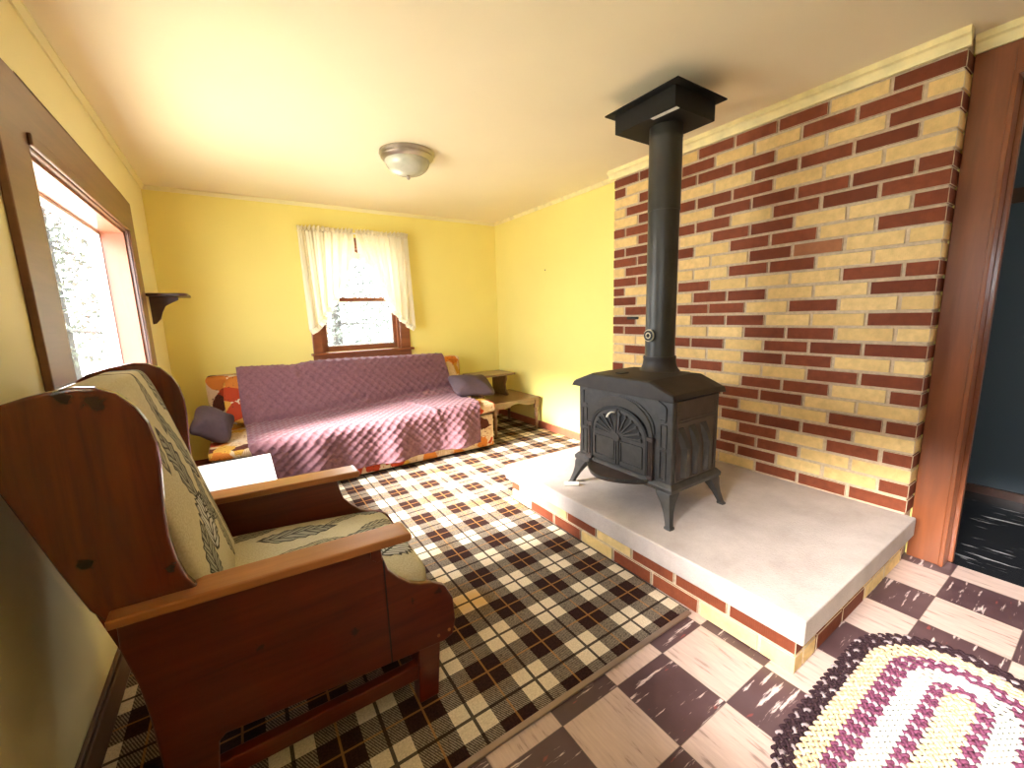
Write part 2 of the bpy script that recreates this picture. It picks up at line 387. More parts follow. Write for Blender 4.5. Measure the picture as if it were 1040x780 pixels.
struct(obj('baseboard_right', B((XR-.018, XR, 2.29, YB, 0, .075)), 'pink_base', bev=.004))
struct(obj('baseboard_left', B((XL, XL+.02, YS, YB, 0, .095), (XL, XL+.012, YS, YB, .095, .105)), 'brown_base', bev=.003))
struct(obj('baseboard_back', B((XL, XR, YB-.018, YB, 0, .075)), 'pink_base', bev=.004))

# ---- brick wall: every brick laid as in the picture (course 0 on top, first letter nearest the camera)
PAT = ["RYRRRYRR", "yRRYYRRYr", "RYYRRRRY", "yRRRYYYRy", "YYYRRRRY", "rRRRRYRRr", "RRRYRRRY", "rYYRRYRRr", "RYRRYRRR", "yYORYYYRy",
       "YYRRYYRR", "rRYYYRRYr", "RYYRRYYR", "yYRYRRRRy", "RYYRRYYR", "yYRRYYYRr", "RRRYRRYY", "yYRRYYRRy", "RRYYRRYY", "rYRRYYRYr",
       "YYRRRYRY", "rRYYRRYRy", "YRRRYYRR", "rRYRYYRYr", "YYRRYRRY", "rYYRRYYRy", "RRRYYRRY"]
MI = {'R': 1, 'r': 1, 'Y': 2, 'y': 2, 'O': 3}
bm = BM(); y_a, y_b = .4985, 2.289; L = (y_b-y_a)/8; ztop = H-.06; CH = (ztop-.229)/27; g = .006
box(bm, XB+.006, XR-.002, y_a+.006, y_b-.006, 0, H-.001, 0)
for c, row in enumerate(PAT):
    y = y_a; z1 = ztop-c*CH; z0 = z1-CH
    for i, ch in enumerate(row):
        ln = L if ch in 'RYO' else L/2
        j = rnd.uniform(-.0015, .0015); j2 = rnd.uniform(-.0012, .0012)
        a = y if i == 0 else y+g; b = y+ln if i == len(row)-1 else y+ln-g
        d = XB + rnd.uniform(-.002, .002)
        back = XR-.003 if i in (0, len(row)-1) else XB+.05
        box(bm, d, back, a+(j if i else 0), b+(j2 if i < len(row)-1 else 0), z0+.0055+j2, z1-.0055+j, MI[ch])
        y += ln
bevel(bm, .0022, 1)
struct(obj('wall_brick', bm, ['mortar', 'brick_red', 'brick_yellow', 'brick_orange']))

# ---- hearth
HX, HY0, HY1, HZ = 1.352, .462, 2.172, .228
hearth = thing('hearth', 'raised brick hearth with grey concrete slab under the wood stove', 'hearth', (1.9, 1.3, 0))
bm = BM(); bx, by0, by1 = HX+.03, HY0+.03, HY1-.03
box(bm, bx+.006, XB+.002, by0+.006, by1-.006, 0, .139, 0)
rows = [("RRRYRYYR", .069, .138, 0), ("YYRRYRRYY", .0, .069, .5)]
LB = (by1-by0)/7.4
for s, z0, z1, off in rows:
    y = by0 - (LB*off if off else 0)
    for ch in s:
        a, b = max(y+g, by0 if y <= by0 else y+g), min(y+LB-g, by1)
        if y <= by0: a = by0
        if b-a > .01: box(bm, bx, bx+.06, a, b, z0+.004, z1-.005, MI[ch])
        y += LB
for s, z0, z1, off in [("RYYRY", .069, .138, .3), ("YRRYYR", 0, .069, .55)]:
    x = bx+.062-LB*off
    for ch in s:
        a, b = max(x+g, bx+.064), min(x+LB-g, XB)
        if b-a > .01: box(bm, a, b, by0, by0+.06, z0+.004, z1-.005, MI[ch])
        x += LB
for s, z0, z1 in [("YRRYYR", .069, .138), ("YRYYRY", 0, .069)]:
    x = bx+.062
    for ch in s:
        a, b = x+g, min(x+LB-g, XB)
        if b-a > .01: box(bm, a, b, by1-.06, by1, z0+.004, z1-.005, MI[ch])
        x += LB
bevel(bm, .002, 1)
obj('brick_base', bm, ['mortar', 'brick_red', 'brick_yellow', 'brick_orange'], hearth)
obj('slab', B((HX, XB+.004, HY0, HY1, .139, HZ)), 'slab', hearth, bev=.006, seg=2)

# ---- door casing and jamb
d = struct(obj('door_1', B((XR-.022, XR, DY1, .496, 0, DZ+.105), (XR-.022, XR, DY0-.11, DY0, 0, DZ+.105), (XR-.022, XR, DY0, DY1, DZ, DZ+.105)), 'door_casing', bev=.004))
obj('door_jamb', B((XR-.028, XR+.13, DY1-.014, DY1+.002, 0, DZ), (XR-.028, XR+.13, DY0-.002, DY0+.014, 0, DZ), (XR-.028, XR+.13, DY0, DY1, DZ-.016, DZ+.003), (XR+.06, XR+.09, DY1-.03, DY1-.013, 0, DZ-.016), (XR+.06, XR+.09, DY0+.013, DY1-.013, DZ-.032, DZ-.015)), 'door_casing', d, bev=.003)

# ---- left picture window
w = struct(obj('window_1', B((XL, XL+.02, WY0-.2, WY0, WZ0-.2, WZ1+.2), (XL, XL+.02, WY1, WY1+.24, WZ0-.2, WZ1+.2), (XL, XL+.02, WY0, WY1, WZ1, WZ1+.2), (XL, XL+.02, WY0, WY1, WZ0-.2, WZ0)), 'casing', bev=.004))
obj('casing_bead', B((XL+.018, XL+.03, WY1+.008, WY1+.05, WZ0, WZ1+.04), (XL+.018, XL+.03, WY0, WY1+.05, WZ1+.008, WZ1+.045)), 'casing', w, bev=.004)
obj('jamb', B((XL-.14, XL+.004, WY0-.002, WY0+.014, WZ0, WZ1), (XL-.14, XL+.004, WY1-.014, WY1+.002, WZ0, WZ1), (XL-.14, XL+.004, WY0, WY1, WZ1-.014, WZ1+.002), (XL-.14, XL+.03, WY0, WY1, WZ0-.002, WZ0+.018)), 'jamb', w)
obj('sash', B((XL-.14, XL-.095, WY0+.014, WY0+.04, WZ0+.018, WZ1-.014), (XL-.14, XL-.095, WY1-.026, WY1-.014, WZ0+.018, WZ1-.014), (XL-.14, XL-.095, WY0+.04, WY1-.026, WZ1-.03, WZ1-.014), (XL-.14, XL-.095, WY0+.04, WY1-.04, WZ0+.018, WZ0+.045)), 'white_frame', w, bev=.003)
obj('pane', B((XL-.122, XL-.118, WY0+.04, WY1-.026, WZ0+.045, WZ1-.03)), 'glass', w)
w = struct(obj('window_2', B((XL, XL+.02, VY0-.1, VY0, 1.12, 1.7), (XL, XL+.02, VY1, VY1+.1, 1.12, 1.7), (XL, XL+.02, VY0, VY1, 1.6, 1.7), (XL, XL+.02, VY0, VY1, 1.12, 1.22)), 'casing', bev=.004))
obj('pane', B((XL-.122, XL-.118, VY0, VY1, 1.22, 1.6)), 'glass', w)
# ---- back window, double hung
w = struct(obj('window_3', B((BX0-.085, BX0, YB-.02, YB, BZ0, BZ1+.07), (BX1, BX1+.10, YB-.02, YB, BZ0, BZ1+.11), (BX0, BX1, YB-.02, YB, BZ1, BZ1+.07)), 'window_wood', bev=.004))
obj('sill', B((BX0-.105, BX1+.125, YB-.06, YB+.02, BZ0-.022, BZ0)), 'window_wood', w, bev=.005)
obj('apron', B((BX0-.09, BX1+.105, YB-.018, YB, BZ0-.115, BZ0-.022)), 'window_wood', w, bev=.003)
obj('jamb', B((BX0-.002, BX0+.02, YB, YB+.14, BZ0, BZ1), (BX1-.02, BX1+.002, YB, YB+.14, BZ0, BZ1), (BX0, BX1, YB, YB+.14, BZ1-.02, BZ1+.002)), 'window_wood', w)
s_ = obj('lower_sash', B((BX0+.02, BX0+.05, YB+.05, YB+.08, BZ0, 1.39), (BX1-.05, BX1-.02, YB+.05, YB+.08, BZ0, 1.39), (BX0+.05, BX1-.05, YB+.05, YB+.08, BZ0, BZ0+.05), (BX0+.05, BX1-.05, YB+.05, YB+.08, 1.355, 1.39)), 'window_wood', w, bev=.003)
obj('pane', B((BX0+.05, BX1-.05, YB+.063, YB+.067, BZ0+.05, 1.355)), 'glass', s_)
obj('pane_bead', B((BX0+.05, BX0+.062, YB+.052, YB+.06, BZ0+.05, 1.355), (BX1-.062, BX1-.05, YB+.052, YB+.06, BZ0+.05, 1.355), (BX0+.062, BX1-.062, YB+.052, YB+.06, BZ0+.05, BZ0+.062), (BX0+.062, BX1-.062, YB+.052, YB+.06, 1.343, 1.355)), 'white_frame', s_)
bm = BM(); lathe(bm, [(.0, 0), (.016, 0), (.014, .008), (.006, .012), (0, .012)], (1.0, YB+.062, 1.39)); bar(bm, (.985, YB+.062, 1.398), (1.035, YB+.062, 1.402), .01, .008)
obj('sash_lock', bm, 'brass', w)
s_ = obj('upper_sash', B((BX0+.02, BX0+.05, YB+.09, YB+.12, 1.36, BZ1-.02), (BX1-.05, BX1-.02, YB+.09, YB+.12, 1.36, BZ1-.02), (BX0+.05, BX1-.05, YB+.09, YB+.12, 1.36, 1.39), (BX0+.05, BX1-.05, YB+.09, YB+.12, BZ1-.06, BZ1-.02)), 'window_wood', w, bev=.003)
obj('pane', B((BX0+.05, BX1-.05, YB+.103, YB+.107, 1.39, BZ1-.06)), 'glass', s_)

# ------------------------------------------------------------------ curtains
bm = BM(); tube(bm, [(.545, 4.155, 1.955), (.545, 4.10, 1.957), (1.0, 4.095, 1.957), (1.50, 4.10, 1.957), (1.50, 4.155, 1.957)], .007, 10)
tag(obj('curtain_rod', bm, 'white_frame', smooth=40), 'thin white rod carrying the cream curtains above the back window', 'curtain rod')
def lerp_path(pts, t):
    t = max(0, min(1, t))
    for (t0, p), (t1, q) in zip(pts, pts[1:]):
        if t <= t1: s = (t-t0)/(t1-t0); s = s*s*(3-2*s)*.4+s*.6; return tuple(a+(b-a)*s for a, b in zip(p, q))
    return pts[-1][1]
def swag(label, top, bot, seed):
    """gathered swag: top and bottom paths in (x,z), parametrised 0..1 from the outer edge inwards"""
    r = random.Random(seed); nu, nv = 110, 40; ph = r.uniform(0, 6)
    def fold(u, v): return    .030*math.sin(u*2*PI*6.5+ph+.5*math.sin(u*9+ph))*(.35+.65*v) + .006*math.sin(u*2*PI*17+ph)
    def P(u, v):
        a = lerp_path(top, u); b = lerp_path(bot, u)
        x = a[0]+(b[0]-a[0])*v**1.1; z = a[1]+(b[1]-a[1])*v
        return (x, 4.085+fold(u, v)-.015*v, z)
    bm = BM(); V = [[bm.verts.new(P(i/nu, j/nv)) for i in range(nu+1)] for j in range(nv+1)]
    for j in range(nv):
        for i in range(nu): bm.faces.new((V[j][i], V[j][i+1], V[j+1][i+1], V[j+1][i]))
    o = obj('curtain', bm, 'curtain', loc=(lerp_path(top, .5)[0], 4.085, 1.95), smooth=70); tag(o, label, 'curtain', 'swag curtains of the back window')
    bm = BM()                                                     # heading ruffle above the rod
    V = [[bm.verts.new((lerp_path(top, i/nu)[0], 4.085+(.012+.008*j)*math.sin(i/nu*2*PI*14+ph)*(1 if j else .5), lerp_path(top, i/nu)[1]+.012*j+(.006*math.sin(i*.9+ph) if j == 3 else 0))) for i in range(nu+1)] for j in range(4)]
    for j in range(3):
        for i in range(nu): bm.faces.new((V[j][i], V[j][i+1], V[j+1][i+1], V[j+1][i]))
    obj('heading_ruffle', bm, 'curtain', o, smooth=70)
    bm = BM(); V = []                                             # ruffle along the swept edge
    for j in range(4):
        row = []
        for i in range(nu+1):
            u = i/nu; x, y, z = P(u, 1); b0 = lerp_path(bot, max(0, u-.02)); b1 = lerp_path(bot, min(1, u+.02))
            t = Vector((b1[0]-b0[0], b1[1]-b0[1])); t = t.normalized() if t.length else Vector((1, 0)); nrm = Vector((t.y, -t.x))
            if nrm.y > 0: nrm = -nrm
            dd = .016*j; row.append(bm.verts.new((x+nrm.x*dd, y-.004+.012*j/3*math.sin(u*2*PI*26+ph), z+nrm.y*dd)))
        V.append(row)
    for j in range(3):
        for i in range(nu): bm.faces.new((V[j][i], V[j][i+1], V[j+1][i+1], V[j+1][i]))
    obj('edge_ruffle', bm, 'curtain', o, smooth=70)
    for q in [o] + list(o.children):
        m = q.modifiers.new('cloth', 'SOLIDIFY'); m.thickness = .0012
    return o
swag('left cream ruffled swag curtain of the back window', [(0, (.535, 1.955)), (1, (.992, 1.955))],
     [(0, (.545, 1.10)), (.15, (.62, 1.15)), (.4, (.70, 1.27)), (.65, (.80, 1.43)), (.85, (.90, 1.62)), (1, (.985, 1.79))], 3)
swag('right cream ruffled swag curtain of the back window', [(0, (1.50, 1.955)), (1, (1.012, 1.955))],
     [(0, (1.515, 1.085)), (.15, (1.45, 1.14)), (.35, (1.36, 1.23)), (.55, (1.28, 1.38)), (.75, (1.20, 1.56)), (.9, (1.12, 1.70)), (1, (1.018, 1.79))], 5)

# ------------------------------------------------------------------ carpet and braided rug
CZ = .006
cp = thing('carpet', 'large brown and cream plaid carpet covering the sofa end of the floor', 'carpet', (.6, 2.5, 0))
bm = BM(); pts = [(XL+.022, .862), (1.372, .862), (1.376, 1.2), (1.372, 2.15), (1.39, 2.15), (XR-.02, 2.15), (XR-.02, YB-.02), (XL+.022, YB-.02)]
pts = [(XL+.022, .862), (1.374, .862), (1.378, 1.3), (1.376, 2.145), (2.45, 2.145), (2.45, 2.295), (XR-.02, 2.295), (XR-.02, YB-.02), (XL+.022, YB-.02)]
prism(bm, pts, 'z', .0, CZ)
# keep the pattern's origin at the world origin
o = obj('pile', bm, 'carpet', cp)
o.data.transform(Matrix.Translation(cp.location)); o.location = -cp.location
obj('edge_strip', B((XL+.022, 1.368,   .846, .866, .0, CZ+.002)), 'strip', cp, bev=.003)

def stadium(d, n_per):
    """points + tangents along a stadium offset d inwards from the rug outline"""
    R = .268-d; xa, xb, yc = 1.17, 1.668, .165
    per = 2*(xb-xa)+2*PI*R; n = max(8, int(per/n_per)); out = []
    for i in range(n):
        s = per*i/n
        if s < xb-xa: p, t = (xa+s, yc-R), 0
        elif s < xb-xa+PI*R: a = (s-(xb-xa))/R; p, t = (xb+R*math.sin(a), yc-R*math.cos(a)), a
        elif s < 2*(xb-xa)+PI*R: q = s-(xb-xa)-PI*R; p, t = (xb-q, yc+R), PI
        else: a = (s-2*(xb-xa)-PI*R)/R; p, t = (xa-R*math.sin(a), yc+R*math.cos(a)), PI+a
        out.append((p[0], p[1], t))
    return out
mats = ['rug_dark', 'rug_dark_light', 'rug_tan', 'rug_tan_light', 'rug_purple', 'rug_pink', 'rug_white', 'rug_white_grey']
bands = [0, 0, 0, 2, 2, 2, 4, 4, 4, 6, 6, 6, 4, 4, 2, 2]
bm = BM(); W_ = .0168
for k_, band in enumerate(bands):
    d = W_*(k_+.5)
    if .268-d < .006: break
    pts = stadium(d, .0135)
    for i, (x, y, t) in enumerate(pts):
        side = 1 if i % 2 else -1
        ct, st = math.cos(t), math.sin(t); a = t + side*.62
        cx, cy = x - st*side*.0036, y + ct*side*.0036
        ca, sa = math.cos(a), math.sin(a)
        two = {0: i % 7 == 3, 2: i % 5 == 0, 4: (i % 4) in (1,), 6: i % 3 == 0}[band]
        mi = band + (1 if two else 0)
        rings = []
        for ph in (-1, -.75, -.3, .3, .75, 1):
            rr = math.sqrt(max(0, 1-ph*ph))*.95+.05
            rings.append([(cx + ca*ph*.0125 - sa*rr*.0062*math.cos(q*PI/3), cy + sa*ph*.0125 + ca*rr*.0062*math.cos(q*PI/3), .0085+rr*.0058*math.sin(q*PI/3)) for q in range(6)])
        loft(bm, rings, mi=mi)
rug = obj('braided_rug', bm, mats, loc=(1.42, .165, 0), smooth=60)
tag(rug, 'oval braided rug in purple, tan and black rings in front of the hearth end', 'rug')

# ------------------------------------------------------------------ wing chair
NY, FY = 1.09, 1.69           # outer faces of the near and far side panels
ch = thing('wing_chair', 'red pine wing chair with leaf-patterned cushions beside the picture window', 'armchair', (.10, 1.39, CZ))
panel = [(-.13, .219), (.016, .208), (.258, .194), (.363, .187), (.43, .183), (.462, .192), (.474, .24), (.470, .317), (.446, .368), (.408, .392), (.37, .405), (.34, .42), (.307, .451), (.28, .485), (.268, .53), (.262, .575), (-.10, .595), (-.275, .598), (-.278, .52), (-.262, .432), (-.252, .327), (-.248, .221), (-.248, CZ), (-.178, CZ), (-.155, .12), (-.145, .205)]
wing = [(-.272, .56), (-.12, .56), (-.133, .600), (-.152, .635), (-.163, .68), (-.170, .74), (-.169, .80), (-.166, .85), (-.163, .90), (-.164, .946), (-.171, .989), (-.186, 1.025), (-.21, 1.055), (-.24, 1.071), (-.27, 1.074), (-.30, 1.070), (-.33, 1.064), (-.375, 1.05), (-.418, 1.02), (-.412, .97), (-.386, .89), (-.362, .806), (-.337, .716), (-.309, .625)]
t_ = .022
for y0, s in ((NY, 1), (FY, -1)):
    bm = BM(); prism(bm, panel, 'y', y0, y0+s*t_); o = obj('side_panel', bm, 'pine', ch, bev=.004)
    for (x, z) in ((.414, .212), (.45, .215), (-.215, .13), (-.235, .16)):
        bm2 = BM(); lathe(bm2, [(0, -.003), (.005, -.003), (.005, .0), (.0, .001)], (x, y0 - s*.0, z), 10, 'y'); obj('wood_plug', bm2, 'arm', o)
    bm = BM(); prism(bm, wing, 'y', y0+s*.001, y0+s*(t_+.004)); obj('wing', bm, 'pine_wing', ch, bev=.006, seg=3)
# armrests, sloping slightly up to the back
def arm_bm(ya, yb):
    bm = BM(); prism(bm, [(-.282, .592), (-.282, .614), (.334, .597), (.342, .592), (.342, .577), (.334, .572)], 'y', ya, yb); return bm
obj('armrest', arm_bm(1.052, 1.135), 'arm', ch, bev=.005)
obj('armrest', arm_bm(1.632, 1.722), 'arm', ch, bev=.005)
for y0, s in ((NY, -1), (FY, 1)):
    bm = BM(); prism(bm, [(.235, .575), (.262, .575), (.262, .530), (.25, .525), (.235, .54)], 'y', y0+s*.012, y0); obj('arm_bracket', bm, 'pine', ch, bev=.002)
    bm = BM(); box(bm, .266, .270, y0+s*.0016, y0, .196, .52); obj('board_joint', bm, 'iron_dark', ch)
# legs: front ones are posts behind the panel; rear ones carry the panel's back edge
def leg_bm(x0, x1, xf0, xf1, ya, yb, zt):
    bm = BM(); loft(bm, [[(xf0, ya, CZ), (xf1, ya, CZ), (xf1, yb, CZ), (xf0, yb, CZ)], [(x0, ya, zt), (x1, ya, zt), (x1, yb, zt), (x0, yb, zt)]]); return bm
for ya, yb in ((NY+.003, NY+.055), (FY-.055, FY-.003)):
    obj('leg', leg_bm(.355, .435, .342, .404, ya, yb, .36), 'pine', ch, bev=.003)
    obj('leg', leg_bm(-.262, -.19, -.247, -.185, ya+.02 if ya < 1.3 else ya, yb if ya < 1.3 else yb-.02, .40), 'pine', ch, bev=.003)
    ym = (ya+yb)/2
    bm = BM(); box(bm, -.20, .36, ym-.018, ym+.014, .085, .135); obj('stretcher', bm, 'pine', ch, bev=.004)
bm = BM(); box(bm, .352, .385, NY+.05, FY-.05, .09, .14); obj('stretcher', bm, 'pine', ch, bev=.004)
bm = BM(); box(bm, .41, .432, NY+.022, FY-.022, .21, .34); obj('seat_rail', bm, 'pine', ch, bev=.003)
bm = BM(); box(bm, -.2, .41, NY+.022, FY-.022, .30, .325); obj('seat_board', bm, 'pine', ch)
bm = BM(); y0, y1 = NY+.024, FY-.024
prism(bm, [(-.415, 1.03), (-.395, 1.03), (-.215, .31), (-.235, .31)], 'y', y0, y1); obj('back_panel', bm, 'pine_wing', ch, bev=.003)
# cushions
def cush(fn_len, nx, ny, top_fn): pass
bm = BM()
def seat_fn(p):
    fx = (p.x+.30)/.60
    p.z += .02*math.cos(p.x*4)*math.cos(p.y*5) - .055*fx + (.012 if p.z > 0 else 0)
    return p
superell(bm, (.125, 1.387, .405), .295, .266, .060, .35, .2, 64, 24, seat_fn)
o = obj('seat_cushion', bm, 'leaf_seat', ch, smooth=60)
bm = BM()
def back_fn(p):
    # p.x thickness, p.y width, p.z height along the reclined back
    return Vector((p.x + .22*(-p.z)*1.12 - .0 + .012*math.cos(p.y*6)*math.cos(p.z*4)*(1 if p.x > 0 else 0), p.y, p.z))
superell(bm, (-.195, 1.375, .735), .045, .252, .33, .22, .3, 64, 28, back_fn)
o = obj('back_cushion', bm, 'leaf_back', ch, smooth=60)

# ------------------------------------------------------------------ sofa, throw and pillows
sofa = thing('sofa', 'sofa in orange autumn-floral upholstery along the back wall', 'sofa', (.84, 3.6, CZ))
def zs(x): return .418 + .045*max(0, min(1, (x+.1)/1.9))
obj('base', B((-.23, 1.838, 3.125, 4.04, .022, .315)), 'floral', sofa, bev=.02, seg=3)
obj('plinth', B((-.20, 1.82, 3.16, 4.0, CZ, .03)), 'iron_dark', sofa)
bm = BM(); nseg = 24
rings = []
for i in range(nseg+1):
    x = -.235+2.085*i/nseg; e = min(1, min(i, nseg-i)/1.5); zt = zs(x)-.034
    prof = []
    for q in range(28):
        a = 2*PI*q/28; cy, cz = math.cos(a), math.sin(a)
        prof.append((x, 3.45+.345*math.copysign(abs(cy)**.25, cy)*(.965+.035*e), (zt+.318)/2+(zt-.318)/2*math.copysign(abs(cz)**.35, cz)*(.8+.2*e)))
    rings.append(prof)
loft(bm, rings); obj('seat_cushion', bm, 'floral', sofa, smooth=50)
bm = BM(); box(bm, -.245, 1.93, 3.93, 4.10, .045, .775); obj('back_frame', bm, 'floral', sofa, bev=.03, seg=4)
def tilt(p): return Vector((p.x, p.y + p.z*.62, p.z))
bm = BM(); superell(bm, (.845, 3.862, .60), .985, .085, .20, .35, .25, 60, 20, tilt); obj('back_cushion', bm, 'floral', sofa, smooth=60)
bm = BM(); box(bm, -.232, 1.84, 3.122, 3.13, .315, .322); obj('piping', bm, 'iron_dark', sofa)

# the quilted throw, quilting stitched into the mesh itself
bm = BM(); NU, NV = 230, 230
path = [(3.985, .62), (3.975, .76), (3.93, .815), (3.885, .815), (3.85, .78), (3.78, .66), (3.70, .53), (3.64, .462), (3.58, .45), (3.40, .452), (3.2, .452), (3.125, .445), (3.088, .415), (3.078, .36), (3.080, .2), (3.082, .088)]
cum = [0]
for a, b in zip(path, path[1:]): cum.append(cum[-1]+math.hypot(b[0]-a[0], b[1]-a[1]))
TOT = cum[-1]
def pp(s):
    for i in range(len(cum)-1):
        if s <= cum[i+1]+1e-9:
            f = (s-cum[i])/(cum[i+1]-cum[i]); p0 = path[max(i-1, 0)]; p1 = path[i]; p2 = path[i+1]; p3 = path[min(i+2, len(path)-1)]
            cr = lambda a, b, c, d: .5*((2*b)+(c-a)*f+(2*a-5*b+4*c-d)*f*f+(3*b-a-3*c+d)*f**3)
            return cr(p0[0], p1[0], p2[0], p3[0]), cr(p0[1], p1[1], p2[1], p3[1])
    return path[-1]
def sm(a, b, x): t = max(0, min(1, (x-a)/(b-a))); return t*t*(3-2*t)
s_seat = cum[7]; s_edge = cum[11]; s_top = cum[3]
rows = []
for j in range(NV+1):
    s = TOT*j/NV; y, z = pp(s); y2, z2 = pp(min(TOT, s+.004)); y1, z1 = pp(max(0, s-.004))
    n = Vector((z1-z2, y2-y1)); n = n.normalized() if n.length else Vector((-1, 0))
    if s < .1: n = Vector((0, 1))
    row = []
    for i in range(NU+1):
        u = i/NU; onb = sm(s_seat+.12, s_seat-.12, s); hang = sm(s_edge-.05, s_edge+.12, s)
        xl = -.035*onb + -.02*(1-onb) + .0*hang + .10*hang*sm(s_edge, TOT, s); xr = 1.715*onb+1.70*(1-onb) - .02*hang
        x = xl+(xr-xl)*u
        # stitched diamonds
        a_ = (x+s)/.072; b_ = (x-s)/.072
        da = abs(a_-round(a_))*.072*.7; db = abs(b_-round(b_))*.072*.7
        q = -.0060*math.exp(-(da/.0085)**2) - .0060*math.exp(-(db/.0085)**2)
        # loose folds
        fold = hang*(s-s_edge+.05)*(.075*math.sin(x*11+.7)+.035*math.sin(x*23+2)) + .004*math.sin(x*6+s*5)*math.sin(s*9)
        crease = onb*(-.02*math.exp(-((x-.36-.10*(s-s_top))/.022)**2)*sm(s_top+.22, s_top+.06, s)*sm(s_top, s_top+.05, s))
        roll = .022*math.exp(-((s-(s_seat-.05+.10*(.3-x)*(1 if x < .9 else .0) + .03*math.sin(x*3)))/.026)**2)
        seam = -.018*math.exp(-((x-1.22-.25*(s-s_seat-.3))/.018)**2)*sm(s_seat+.02, s_seat+.2, s)*(1-.6*hang)
        d_ = q+fold+crease+roll+seam+.006
        dz = (zs(x)-.462)*sm(s_seat-.25, s_seat, s)*(1-sm(s_edge+.02, TOT, s)) + .020*onb*sm(.3, -.03, x)
        if s < s_top+.15: dz += .018*math.sin(x*2.1)*onb - .012*sm(.25, .35, x)*sm(.5, .36, x)
        row.append(bm.verts.new((x, y+n.x*d_, max(.05, z+n.y*d_+dz))))
    rows.append(row)
for a, b in zip(rows, rows[1:]):
    for i in range(NU): bm.faces.new((a[i], a[i+1], b[i+1], b[i]))
o = obj('sofa_cover', bm, 'quilt', loc=(.84, 3.5, .45), smooth=80); tag(o, 'plum quilted cover draped over the back and seat of the floral sofa', 'sofa cover')
m = o.modifiers.new('cloth', 'SOLIDIFY'); m.thickness = .005; m.offset = 1

def pillow(label, c, rx, ry, rz, rot):
    bm = BM()
    def fn(p):
        qx, qy = abs(p.x)/rx, abs(p.y)/ry
        k_ = 1 - .07*(1-qx)*qy - .07*(1-qy)*qx
        p = Vector((p.x*k_, p.y*k_, p.z*(1-.55*max(qx, qy)**3) + .006*math.sin(p.x*37+p.y*22)))
        return p
    superell(bm, (0, 0, 0), rx, ry, rz, .8, .38, 48, 20, fn)
    o = obj('throw_pillow', bm, 'plum_pillow', smooth=70); o.location = c; o.rotation_euler = rot
    return tag(o, label, 'pillow', 'throw pillows on the sofa')
pillow('plum throw pillow slumped at the left end of the sofa', (-.205, 3.44, .505), .125, .17, .075, (.45, .55, .1))
pillow('plum throw pillow lying on the right end of the sofa seat', (1.800, 3.45, .535), .21, .17, .075, (.42, .10, -.12))

# ------------------------------------------------------------------ white table and step end table
tb = thing('low_table', 'low white table standing between the wing chair and the sofa', 'table', (-.12, 2.46, CZ))
obj('tabletop', B((-.345, .085, 2.165, 2.755, .398, .42)), 'white_table', tb, bev=.004)
bm = BM()
for q in ((-.325, .065, 2.185, 2.203), (-.325, .065, 2.717, 2.735), (-.325, -.307, 2.203, 2.717), (.047, .065, 2.203, 2.717)): box(bm, *q, .335, .398)
obj('apron', bm, 'white_table', tb)
for x in (-.31, .05):
    for y in (2.2, 2.72):
        bm = BM(); loft(bm, [[(x+a*r_, y+b*r_, z) for a, b in ((-1, -1), (1, -1), (1, 1), (-1, 1))] for r_, z in ((.013, CZ), (.02, .335))]); obj('leg', bm, 'white_table', tb, bev=.002)

et = thing('step_end_table', 'brown two-tier wooden end table in the corner right of the sofa', 'end table', (2.25, 3.65, CZ))
obj('upper_top', B((1.945, 2.405, 3.60, 3.925, .560, .582)), 'table_wood', et, bev=.005)
obj('lower_top', B((1.965, 2.535, 3.335, 3.925, .325, .345)), 'table_wood', et, bev=.005)
for x in (2.0, 2.30):
    bm = BM(); prism(bm, [(3.62, .345), (3.91, .345), (3.91, .56), (3.64, .56), (3.63, .52), (3.66, .46), (3.65, .40), (3.60, .36)], 'x', x, x+.02); obj('shelf_support', bm, 'table_wood', et, bev=.002)
for (ax, p, q, t0) in (('y', 2.0, 2.50, 3.355), ('y', 2.0, 2.50, 3.89), ('x', 3.37, 3.90, 1.985), ('x', 3.37, 3.90, 2.50)):
    n = 16; pts = [(p+(q-p)*i/n, .255+.04*math.sin(PI*i/n)**.6 + .012*math.cos(4*PI*i/n)) for i in range(n+1)] + [(q, .325), (p, .325)]
    bm = BM(); prism(bm, pts, ax, t0, t0+.016); obj('apron', bm, 'table_wood', et)
prof = [(.0, CZ), (.012, CZ), (.016, .03), (.019, .05), (.013, .06), (.018, .075), (.013, .088), (.015, .11), (.021, .15), (.022, .17), (.016, .19), (.021, .2), (.016, .21), (.020, .235), (.0, .235)]
for x in (2.0, 2.495):
    for y in (3.365, 3.89):
        bm = BM(); lathe(bm, prof, (x, y, 0), 16); box(bm, x-.02, x+.02, y-.02, y+.02, .232, .326); obj('leg', bm, 'table_wood', et, smooth=35)

# ------------------------------------------------------------------ wall shelf
ws = thing('wall_shelf', 'small dark wooden bracket shelf on the left wall near the back corner', 'wall shelf', (XL, 3.72, 1.37))
bm = BM(); pts = [(XL, 3.56), (XL+.17, 3.56)] + [(XL+.17+.045*math.sin(a*PI/8), 3.605-.045*math.cos(a*PI/8)) for a in range(5)] + [(XL+.215, 3.87), (XL, 3.87)]
prism(bm, pts, 'z', 1.372, 1.39); obj('board', bm, 'dark_wood', ws, bev=.003)
bm = BM(); prism(bm, [(XL, 1.372), (XL+.155, 1.372), (XL+.155, 1.352), (XL+.12, 1.335), (XL+.08, 1.31), (XL+.06, 1.27), (XL+.045, 1.225), (XL+.02, 1.195), (XL, 1.19)], 'y', 3.70, 3.72); obj('bracket', bm, 'dark_wood', ws, bev=.002)

